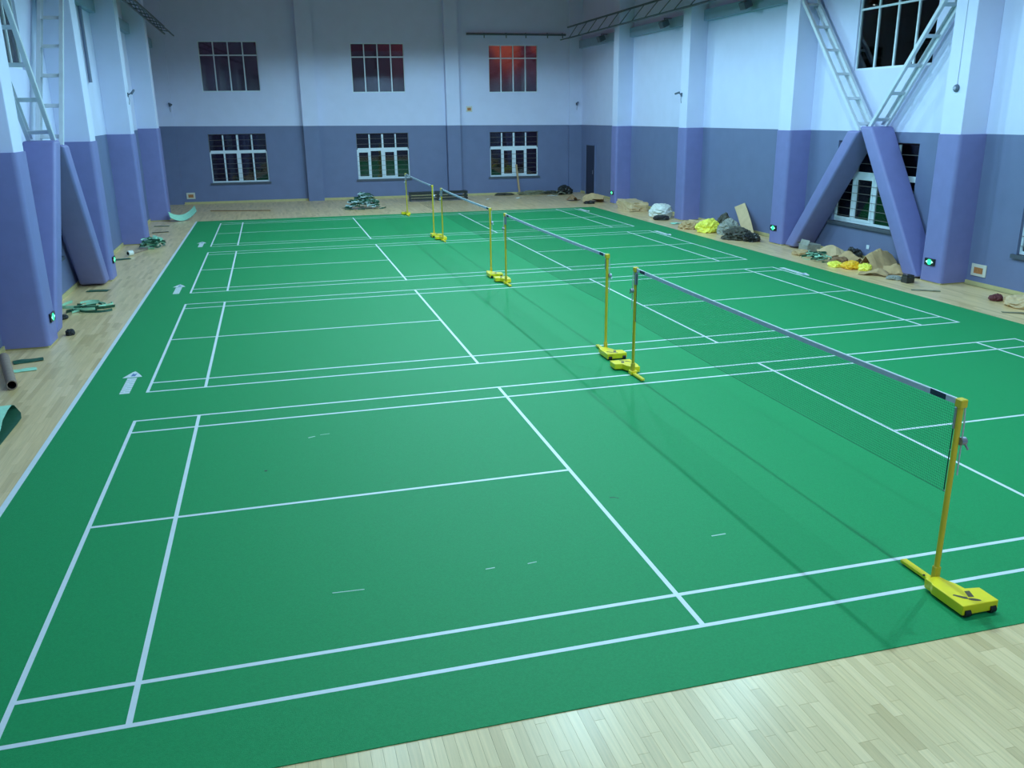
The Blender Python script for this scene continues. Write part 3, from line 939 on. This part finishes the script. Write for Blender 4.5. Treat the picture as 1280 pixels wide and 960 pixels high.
lattice(15.38, XR, 17.5, 34.75, 7.30, 6.72, -1, 'dark steel lattice tray along the beam above the dark door')
lattice(-1.78, XL, 17.6, 35.4, 7.20, 6.80, 1, 'dark steel lattice tray along the beam above the green offcuts')


def flood(P, label):
    """small dark flood lamp (unlit) hanging under the ring beam edge"""
    o = empty('flood_lamp', P, label, 'lamp', 'dark flood lamps under the beam')
    x, y, z = P
    G().bar((15.985, y, z - 0.06), (x - 0.02, y, z - 0.06), 0.06, 0.03, (0, 1, 0)).build('bracket', MT['dark_steel'], o, origin=P)
    G().bar((x, y, z - 0.05), (x, y, z - 0.16), 0.05, 0.012, (0, 1, 0)).build('yoke', MT['dark_steel'], o, origin=P)
    b = G().obox((x - 0.02, y, z - 0.24), Vector((0.11, 0, 0.05)), (0, 0.16, 0), Vector((-0.04, 0, 0.10))).build('body', MT['dark_steel'], o, origin=P, bevel=0.012, segs=1)
    for k in range(5):
        yy = y - 0.12 + k * 0.06
        G().obox((x + 0.06, yy, z - 0.21), Vector((0.06, 0, 0.027)), (0, 0.006, 0), Vector((-0.035, 0, 0.085))).build('cooling_fin', MT['dark_steel'], b, origin=P)


for y, l in ((31.4, 'dark flood lamp under the beam between the dark door and its pillar'), (25.2, 'dark flood lamp under the beam above the tan paper slab'), (19.6, 'dark flood lamp under the beam above the leaning cardboard sheet')):
    flood((15.72, y, 6.80), l)

# high-bay lamps that light the hall (above the frame)
def make_lamp():
    o = empty('high_bay_lamp', (0, 0, 0))
    G().tube([(0, 0, 0.42), (0, 0, ZT - LAMP_Z - 0.45)], 0.015, 6).build('stem', MT['lamp_metal'], o)
    G().lathe([(0.0, 0.44), (0.09, 0.44), (0.10, 0.26), (0.06, 0.20)], n=14).build('ballast', MT['lamp_metal'], o)
    G().lathe([(0.07, 0.22), (0.13, 0.18), (0.22, 0.08), (0.25, 0.0), (0.243, 0.0), (0.21, 0.075), (0.12, 0.17), (0.0, 0.18)], n=20).build('reflector', MT['lamp_metal'], o, smooth=True)
    G().lathe([(0.0, 0.16), (0.05, 0.14), (0.075, 0.09), (0.06, 0.03), (0.0, 0.015)], n=12).build('bulb', MT['bulb'], o, smooth=True)
    return o


lamp0 = make_lamp()
first = True
for lx in LAMP_ROWS:
    for ly in LAMP_Y:
        if ly < 0 and lx != LAMP_ROWS[1]: continue   # only the middle row reaches that end
        o = lamp0 if first else copy_tree(lamp0)
        first = False
        o.location = (lx, ly, LAMP_Z)
        tag(o, 'high bay lamp hanging from the ceiling above the courts', 'lamp', 'high bay lamps over the courts')
        ld = bpy.data.lights.new('lamp_light', 'SPOT')
        ld.energy = LAMP_WATT * (LAMP_LEFT if lx == LAMP_ROWS[0] else 1.0)
        ld.color = LAMP_COL
        ld.spot_size = LAMP_CONE
        ld.spot_blend = LAMP_BLEND
        ld.shadow_soft_size = 0.07
        lo = bpy.data.objects.new('lamp_light', ld); COL.objects.link(lo)
        lo.parent = o
        lo.location = (0, 0, -0.02)

# ------------------------------------------------------------------ loose things along the walls
def crumple(name, x, y, sx, sy, sz, m, label, cat, seed, rough=0.35, freq=2.2, group=None, rz=0.0, sub=4, flat=0.0, z=0.0, boxy=False):
    """crumpled bag / paper: noisy ball pressed on the floor, with creases"""
    bm = bmesh.new()
    if boxy:
        bmesh.ops.create_cube(bm, size=1.7)
        bmesh.ops.subdivide_edges(bm, edges=list(bm.edges), cuts=7, use_grid_fill=True)
    else:
        bmesh.ops.create_icosphere(bm, subdivisions=sub, radius=1.0)
    sd = Vector((seed * 3.17, seed * 1.73, seed * 0.91))
    cs, sn = math.cos(rz), math.sin(rz)
    for v in bm.verts:
        p = v.co.copy()
        n1 = noise.noise(p * freq * 0.5 + sd)
        n2 = 1 - 2 * abs(noise.noise(p * freq + sd * 2))
        n3 = 1 - 2 * abs(noise.noise(p * freq * 2.3 + sd * 3))
        k = 1 + rough * (0.9 * n1 + 0.55 * n2 + 0.45 * n3)
        p *= k
        zz = (p.z + 0.55) / 1.55
        zz = max(0.0, zz)
        if flat: zz = zz ** (1 - flat)
        X, Yy = p.x * sx / 2, p.y * sy / 2
        v.co = (X * cs - Yy * sn, X * sn + Yy * cs, zz * sz)
    zmax = max(v.co.z for v in bm.verts)
    for v in bm.verts: v.co.z *= sz / zmax
    me = bpy.data.meshes.new(name)
    bm.to_mesh(me); bm.free()
    me.materials.append(MT[m])
    o = bpy.data.objects.new(name, me); COL.objects.link(o)
    o.location = (x, y, z)
    return tag(o, label, cat, group)


def sheet(name, x, y, L, Wd, h, m, label, cat, seed, rz=0.0, th=0.008, fold=0.6, group=None, z=0.0):
    """buckled sheet of card or paper lying on the floor: two-sided grid with thickness and folds"""
    n, k = 14, 10
    g = G()
    sd = Vector((seed * 2.1, seed * 5.3, 0.7 * seed))
    cs, sn = math.cos(rz), math.sin(rz)
    top = []
    for i in range(n + 1):
        for j in range(k + 1):
            a, b = i / n - 0.5, j / k - 0.5
            ridge = max(0.0, 1 - abs(a + 0.18 * math.sin(seed) + b * 0.35 * math.cos(seed * 2)) / 0.42) * fold
            nn = 0.5 + 0.8 * noise.noise(Vector((a * 3, b * 3, 0)) + sd)
            zz = h * (ridge + (1 - fold) * max(0, nn)) * (1 - 0.35 * abs(2 * b)) + th
            px = a * L * (1 + 0.10 * noise.noise(Vector((b * 4, 0, 0)) + sd)); py = b * Wd * (1 + 0.15 * noise.noise(Vector((a * 4, 3, 0)) + sd))
            top.append((px * cs - py * sn, px * sn + py * cs, max(th, zz)))
    zmn = min(p[2] for p in top) - th
    top = [(p[0], p[1], p[2] - zmn) for p in top]
    bot = [(p[0], p[1], p[2] - th) for p in top]
    N = len(top)
    ix = lambda i, j: i * (k + 1) + j
    fs = []
    for i in range(n):
        for j in range(k):
            fs.append((ix(i, j), ix(i + 1, j), ix(i + 1, j + 1), ix(i, j + 1)))
            fs.append((N + ix(i, j), N + ix(i, j + 1), N + ix(i + 1, j + 1), N + ix(i + 1, j)))
    for i in range(n):
        for j in (0, k):
            fs.append((ix(i, j), ix(i + 1, j), N + ix(i + 1, j), N + ix(i, j)))
    for j in range(k):
        for i in (0, n):
            fs.append((ix(i, j), ix(i, j + 1), N + ix(i, j + 1), N + ix(i, j)))
    g.add(top + bot, fs)
    o = g.build(name, MT[m])
    o.location = (x, y, z)
    return tag(o, label, cat, group)


def ribbons(name, x, y, n, rx, ry, h, mats, label, cat, seed, wid=0.05, loop=0.25, group=None, parts=('dark_strips', 'pale_strips'), wild=False):
    """tangle of cut strips: looping ribbons, one mesh per colour"""
    rnd = random.Random(seed)
    o = empty(name, (x, y, 0), label, cat, group)
    gs = [G(), G()]
    for i in range(n):
        cx, cy = rnd.gauss(0, rx * 0.4), rnd.gauss(0, ry * 0.4)
        cz = max(0.02, (1 - min(1, (cx / rx) ** 2 + (cy / ry) ** 2)) * h * rnd.uniform(0.35, 1.0))
        a0 = rnd.uniform(0, 2 * PI); da = rnd.uniform(1.5, 4.5) * rnd.choice((-1, 1))
        R1 = loop * rnd.uniform(0.5, 1.2)
        tilt = rnd.uniform(-0.5, 0.5)
        pts = []
        for q in range(11):
            t = q / 10
            a = a0 + da * t
            px, py = cx + R1 * math.cos(a) * (1 + 0.4 * t), cy + R1 * math.sin(a) * 0.8
            pts.append((px, py, max(0.012 + wid * 0.35, cz + tilt * R1 * math.sin(a) * 0.7)))
        sdv = (0.3 * math.sin(a0), 0.3 * math.cos(a0), 1)
        if wild: sdv = (rnd.uniform(-1, 1), rnd.uniform(-1, 1), rnd.uniform(-1, 1))
        if n <= 14:
            G().ribbon(pts, wid * rnd.uniform(0.6, 1.2), 0.006, sdv, 0).build('strip', MT[mats[i % 2]], o)
        else:
            gs[1 if i % 3 == 0 else 0].ribbon(pts, wid * rnd.uniform(0.6, 1.2), 0.006, sdv, 0)
    for gg, mm, pn in zip(gs, mats, parts):
        if gg.v: gg.build(pn, MT[mm], o)['kind'] = 'stuff'
    return o


def stick(name, p, q, w, h, m, label, cat):
    p, q = Vector(p), Vector(q)
    o = G().bar(p, q, w, h, (0, 0, 1) if abs((q - p).normalized().z) < 0.5 else (1, 0, 0)).build(name, MT[m], origin=((p.x + q.x) / 2, (p.y + q.y) / 2, min(p.z, q.z)), bevel=0.003, segs=1)
    return tag(o, label, cat)


# --- side of the cardboard tube
def tube_thing(name, p, q, ro, ri, m, label, cat, m2='rubber'):
    p, q = Vector(p), Vector(q)
    d = (q - p).normalized(); e = d.cross(Vector((0, 0, 1))).normalized(); w = e.cross(d)
    g = G(); n = 20
    for (c, rr) in ((p, ro), (q, ro), (q, ri), (p, ri)):
        for k in range(n):
            t = 2 * PI * k / n
            g.v.append(tuple(c + (e * math.cos(t) + w * math.sin(t)) * rr))
    for ring in range(4):
        r2_ = (ring + 1) % 4
        for k in range(n):
            k2 = (k + 1) % n
            g.f.append((ring * n + k, ring * n + k2, r2_ * n + k2, r2_ * n + k)); g.m.append(1 if ring == 2 else 0)
    o = g.build(name, [MT[m], MT[m2]], origin=((p.x + q.x) / 2, (p.y + q.y) / 2, 0), smooth=True)
    return tag(o, label, cat)


tube_thing('cardboard_tube', (-2.36, 9.72, 0.072), (-1.83, 8.02, 0.072), 0.07, 0.055, 'tube_card', 'brown cardboard tube lying on the maple floor at the pillar foot', 'tube')
sheet('mat_scrap', -2.0, 9.62, 0.42, 0.22, 0.03, 'offcut', 'flat dark green mat scrap behind the cardboard tube', 'scrap', 3, rz=0.3, th=0.005, fold=0.2)
sheet('mat_scrap', -1.93, 9.05, 0.34, 0.16, 0.03, 'mint', 'flat pale green mat scrap beside the cardboard tube', 'scrap', 4, rz=0.2, th=0.005, fold=0.2)

# folded-over offcut of the mat, backing side out
g = G()
prof = [(4.70, 0.016), (5.2, 0.010), (5.8, 0.010), (6.4, 0.012), (6.58, 0.018), (6.70, 0.05), (6.75, 0.10), (6.73, 0.150), (6.64, 0.180), (6.45, 0.172), (6.20, 0.125), (5.95, 0.085), (5.6, 0.055), (5.1, 0.045)]
pts = []
for (yy, zz) in prof:
    up = min(1.0, max(0.0, (zz - 0.02) / 0.1)) if zz > 0.04 else 0.0
    pts.append((-1.60 - 0.10 * up, yy, zz))
g.ribbon(pts, 0.44, 0.006, (1, 0.12, 0), 0, 1)
o = g.build('folded_offcut', [MT['offcut'], MT['mint']], origin=(-1.6, 5.8, 0), smooth=True)
tag(o, 'folded strip of green mat with mint backing, looped end', 'offcut')
g = G()
g.ribbon([(-1.75 + 0.1 * k * 0.45, 5.02 + 0.02 * k, 0.012 + 0.05 * math.sin(k / 8 * PI)) for k in range(9)], 0.16, 0.006, (0.1, 1, 0), 0, 0)
tag(g.build('mint_strip', MT['mint'], origin=(-1.5, 5.1, 0), smooth=True), 'short arched mint strip beside the folded green mat strip', 'offcut')

ribbons('strip_tangle', -1.80, 13.75, 12, 0.45, 0.85, 0.03, ('offcut', 'mint'), 'tangle of thin dark green and mint strips on the maple floor', 'scrap', 15, wid=0.05, loop=0.30)
crumple('rubber_scrap', -1.72, 11.30, 0.12, 0.14, 0.11, 'rubber', 'small black crumpled scrap at the foot of a pillar', 'scrap', 2, sub=3)
crumple('rubber_scrap', -2.12, 12.75, 0.16, 0.20, 0.08, 'rubber', 'small black scrap beside the tangle of strips', 'scrap', 4, sub=3)
sheet('mat_scrap', -1.98, 15.55, 0.45, 0.22, 0.02, 'offcut', 'dark green mat scrap under the leaning padded brace', 'scrap', 6, rz=-0.2, th=0.005, fold=0.2)
ribbons('offcut_heap', -1.62, 22.25, 60, 0.32, 0.45, 0.32, ('offcut', 'mint'), 'heap of dark green and mint mat offcuts by a padded pillar', 'heap', 21, wid=0.07, loop=0.12, wild=True)
tube_thing('tape_roll', (-2.08, 20.75, 0.075), (-1.98, 20.85, 0.075), 0.075, 0.045, 'white_film', 'small white tape roll with dark core near the offcut heap', 'roll')
stick('brown_stick', (-2.05, 20.95, 0.02), (-1.72, 21.85, 0.02), 0.03, 0.03, 'tube_card', 'thin brown stick between the tape roll and the offcut heap', 'stick')
sheet('mat_scrap', -2.15, 20.2, 0.4, 0.25, 0.02, 'offcut', 'dark flat scrap near the tape roll', 'scrap', 9, rz=0.4, th=0.005, fold=0.2)
stick('dark_strip', (-2.2, 27.8, 0.012), (-1.7, 27.7, 0.012), 0.012, 0.10, 'offcut', 'dark flat strip on the maple floor past the offcut heap', 'strip')
stick('dark_strip', (-2.05, 25.9, 0.012), (-1.55, 26.0, 0.012), 0.012, 0.14, 'dark_scrap', 'dark flat strip on the maple floor next to the offcut heap pillar', 'strip')
g = G()
g.ribbon([(-1.82 + 0.9 * t, 29.2 + 0.5 * t, 0.10 + 0.9 * (t - 0.42) ** 2) for t in [k / 12 for k in range(13)]], 0.42, 0.008, (-0.2, 0.88, 0.42), 0, 1)
tag(g.build('curled_strip', [MT['offcut'], MT['mint']], origin=(-1.4, 29.4, 0), smooth=True), 'curled mint strip lying at the corner of the green mat', 'offcut')

# --- along the back wall
stick('brown_stick', (-0.60, 32.55, 0.02), (1.75, 31.75, 0.02), 0.03, 0.05, 'card_dark', 'long brown stick lying before the lower back window', 'stick')
ribbons('offcut_heap', 5.43, 31.15, 280, 0.72, 0.50, 0.66, ('offcut', 'pale_strip'), 'bushy heap of green and pale mat strips before the back wall', 'heap', 5, wid=0.06, loop=0.11, wild=True)
bo = empty('low_bench', (8.95, 33.3, 0), 'low black slatted bench standing before the back wall behind the net', 'bench')
for z in (0.10, 0.21, 0.33):
    G().box(7.65, 10.25, 33.28, 33.32, z - 0.045, z + 0.035).build('front_slat', MT['black_film'], bo, origin=bo.location)
for k in range(3):
    G().box(7.65, 10.25, 33.30 + k * 0.14, 33.42 + k * 0.14, 0.365, 0.395).build('top_slat', MT['black_film'], bo, origin=bo.location)
for x in (7.7, 8.95, 10.2):
    G().box(x - 0.03, x + 0.03, 33.325, 33.69, 0.0, 0.365).build('leg', MT['dark_steel'], bo, origin=bo.location)
stick('standing_stick', (13.06, 34.75, 0.0), (13.00, yb(13.0) - 0.10, 1.36), 0.09, 0.03, 'stick', 'bare wooden stick standing against the back window', 'stick')
for i, (x, y, sx, sy, sz, m, l) in enumerate((
        (12.30, 34.80, 0.7, 0.3, 0.12, 'dark_scrap', 'low dark heap of scraps between pilaster and standing stick'),
        (13.58, 34.62, 0.9, 0.36, 0.20, 'rubble', 'low grey green rubble heap at the foot of the standing stick'),
        (14.48, 34.62, 0.5, 0.32, 0.17, 'dark_scrap', 'low dark scrap heap between the rubble and the black bag'))):
    crumple('scrap_heap', x, y, sx, sy, sz, m, l, 'heap', 30 + i, rough=0.5, freq=3.0)
crumple('black_bag', 15.12, 34.35, 0.55, 0.5, 0.42, 'black_film', 'crumpled black bag by the back corner', 'bag', 41, rough=0.45)
sheet('paper_sheet', 14.75, 34.0, 0.6, 0.35, 0.20, 'rubble', 'grey crumpled sheet in front of the black bag', 'sheet', 42, rz=0.2)
for i, (x, y, w, l) in enumerate(((12.55, 33.1, 0.28, 'small white scrap before the standing stick'), (11.15, 33.0, 0.26, 'small white scrap before the back wall pilaster'), (14.3, 33.6, 0.5, 'flat white scrap before the dark scrap heap'))):
    sheet('white_scrap', x, y, w, 0.18, 0.05, 'white_film', l, 'scrap', 50 + i, th=0.004)

# --- along the wall with the dark door
sheet('carton_sheet', 14.42, 31.05, 0.45, 0.5, 0.30, 'card_dark', 'dark brown crumpled carton before the dark door', 'cardboard', 1, rz=0.4)
sheet('carton_sheet', 15.05, 30.25, 0.8, 0.9, 0.46, 'card', 'tan folded carton between dark door and pillar', 'cardboard', 2, rz=1.2, fold=0.8)
crumple('carton_scrap', 14.62, 29.6, 0.35, 0.4, 0.12, 'black_film', 'small black scrap under the tan folded carton', 'scrap', 3)
crumple('paper_slab', 15.35, 26.75, 0.75, 1.7, 0.36, 'paper', 'long tan paper bundle lying against the wall', 'bundle', 7, rough=0.16, freq=2.0, rz=-0.08, boxy=True)
crumple('white_sack', 15.28, 23.95, 0.75, 0.85, 0.50, 'white_film', 'white crumpled sack beside a padded pillar', 'sack', 11, rough=0.22, freq=2.6, flat=0.25)
crumple('black_bag', 14.98, 23.25, 0.46, 0.36, 0.17, 'black_film', 'small black bag in front of the white sack', 'bag', 12)
sheet('pale_scrap', 14.95, 22.0, 0.35, 0.3, 0.06, 'mint', 'pale green scrap near the white sack', 'scrap', 13, th=0.004)
crumple('paper_ball', 14.80, 20.75, 0.48, 0.55, 0.26, 'card', 'crumpled brown paper ball at the end of the scrap pile', 'paper', 14, rough=0.4)
sheet('carton_sheet', 15.50, 21.1, 0.65, 0.9, 0.42, 'paper', 'buckled tan paper sheet behind the yellow bag', 'paper', 15, rz=0.5)
crumple('yellow_bag', 14.95, 19.75, 0.52, 0.58, 0.44, 'yellow_film', 'crumpled bright yellow bag in the scrap pile', 'bag', 16, rough=0.38, freq=2.4)
crumple('grey_bag', 15.30, 19.05, 0.48, 0.62, 0.50, 'grey_film', 'crumpled grey bag between yellow bag and leaning cardboard', 'bag', 17, rough=0.45)
# leaning sheet of cardboard
g = G()
g.ribbon([(15.70, 18.55, 0.02), (15.82, 18.95, 0.30), (15.95, 19.4, 0.56), (16.08, 19.85, 0.78)], 0.46, 0.012, (-0.25, 0.9, -0.35), 0)
tag(g.build('leaning_cardboard', MT['paper'], origin=(15.9, 19.0, 0)), 'tan cardboard sheet leaning on the wall in the scrap pile', 'cardboard')
crumple('dark_bag', 15.62, 20.0, 0.40, 0.45, 0.55, 'dark_scrap', 'dark crumpled bag behind the grey bag', 'bag', 18, rough=0.4)
crumple('scrap_heap', 15.10, 18.15, 0.68, 0.75, 0.30, 'dark_scrap', 'dark brown grey scrap heap at the end of the pile', 'heap', 19, rough=0.55, freq=3)
crumple('scrap_heap', 15.20, 17.48, 0.40, 0.35, 0.26, 'black_film', 'black scrap heap against the pillar with green sign', 'heap', 20, rough=0.55, freq=3)

# second pile, under the barred window
cb = empty('grey_carton', (15.55, 15.15, 0), 'grey open carton at the end of the cardboard pile', 'carton')
G().box(15.35, 15.75, 14.95, 15.35, 0.0, 0.22).build('body', MT['grey_film'], cb, origin=cb.location, bevel=0.006, segs=1)
G().obox((15.40, 15.15, 0.27), (0.02, 0, 0.06), (0, 0.19, 0), (0.005, 0, -0.002)).build('flap', MT['grey_film'], cb, origin=cb.location)
G().obox((15.55, 15.40, 0.22), (0.19, 0, 0), (0, 0.06, 0.02), (0, -0.001, 0.004)).build('flap', MT['dark_scrap'], cb, origin=cb.location)
crumple('carton_scrap', 15.10, 14.85, 0.36, 0.42, 0.15, 'card', 'brown scrap beside the grey open carton', 'scrap', 23)
sheet('paper_sheet', 15.66, 14.40, 0.6, 0.65, 0.33, 'paper', 'buckled pale tan paper against the wall', 'paper', 24, rz=1.0)
ribbons('strip_tangle', 14.96, 13.95, 46, 0.32, 0.42, 0.24, ('offcut', 'mint'), 'small heap of dark green strips before the tan paper', 'heap', 33, wid=0.04, loop=0.11, wild=True)
crumple('black_bag', 15.95, 13.85, 0.26, 0.3, 0.30, 'black_film', 'small black bag against the wall in the cardboard pile', 'bag', 25, rough=0.45)
sheet('carton_sheet', 15.58, 13.40, 0.65, 0.60, 0.36, 'card', 'buckled brown carton behind the orange bag', 'cardboard', 26, rz=0.3)
crumple('carton_scrap', 15.12, 13.20, 0.34, 0.3, 0.20, 'card_dark', 'dark brown crumpled carton behind the yellow bag', 'cardboard', 27, rough=0.45)
crumple('yellow_bag', 14.83, 12.98, 0.26, 0.30, 0.14, 'yellow_film', 'small yellow bag between orange bag and green strips', 'bag', 28, rough=0.4)
crumple('orange_bag', 15.02, 12.62, 0.34, 0.36, 0.20, 'orange_film', 'crumpled orange bag in the cardboard pile', 'bag', 29, rough=0.35)
crumple('yellow_bag', 15.16, 12.30, 0.24, 0.26, 0.17, 'yellow_film', 'yellow bag between orange bag and big carton', 'bag', 34, rough=0.4)
sheet('big_carton', 15.66, 12.45, 0.95, 0.72, 0.52, 'card', 'large folded brown carton under the barred window', 'cardboard', 35, rz=1.35, fold=0.85, th=0.012)
sheet('carton_sheet', 15.52, 11.78, 0.42, 0.45, 0.26, 'card', 'brown carton sheet at the foot of the padded brace', 'cardboard', 36, rz=0.9, fold=0.7)
sheet('carton_sheet', 15.00, 11.75, 0.65, 0.42, 0.18, 'card', 'narrow brown carton strip in front of the large carton', 'cardboard', 37, rz=-0.9, fold=0.7, th=0.012)
crumple('grey_scrap', 15.05, 11.15, 0.28, 0.25, 0.09, 'grey_film', 'small grey scrap beside the dark box', 'scrap', 38)
cb = empty('dark_box', (15.06, 10.72, 0), 'small dark box before the bright green sign pillar', 'box')
G().box(14.96, 15.16, 10.63, 10.82, 0.0, 0.13).build('body', MT['black_film'], cb, origin=cb.location, bevel=0.008, segs=1)
G().box(14.97, 15.02, 10.65, 10.80, 0.13, 0.17).build('raised_edge', MT['black_film'], cb, origin=cb.location)
G().box(15.10, 15.15, 10.65, 10.80, 0.13, 0.17).build('raised_edge', MT['black_film'], cb, origin=cb.location)
sheet('mat_scrap', 14.80, 9.85, 0.55, 0.12, 0.02, 'rubble', 'flat grey green scrap before the bright green sign pillar', 'scrap', 60, rz=-0.6, th=0.004, fold=0.2)
crumple('maroon_cloth', 15.40, 8.62, 0.20, 0.20, 0.14, 'maroon', 'crumpled maroon cloth near the wall inset box', 'cloth', 39, rough=0.35)
crumple('orange_paper', 15.52, 8.43, 0.16, 0.18, 0.11, 'card', 'small orange brown paper beside the maroon cloth', 'paper', 40, rough=0.35)
crumple('tan_bag', 15.45, 8.02, 0.55, 0.60, 0.22, 'paper', 'tan crumpled bag beside the maroon cloth', 'bag', 43, rough=0.3)
sheet('mat_scrap', 14.86, 7.62, 0.40, 0.10, 0.02, 'rubble', 'flat grey green scrap before the tan bag', 'scrap', 61, rz=-0.6, th=0.004, fold=0.2)
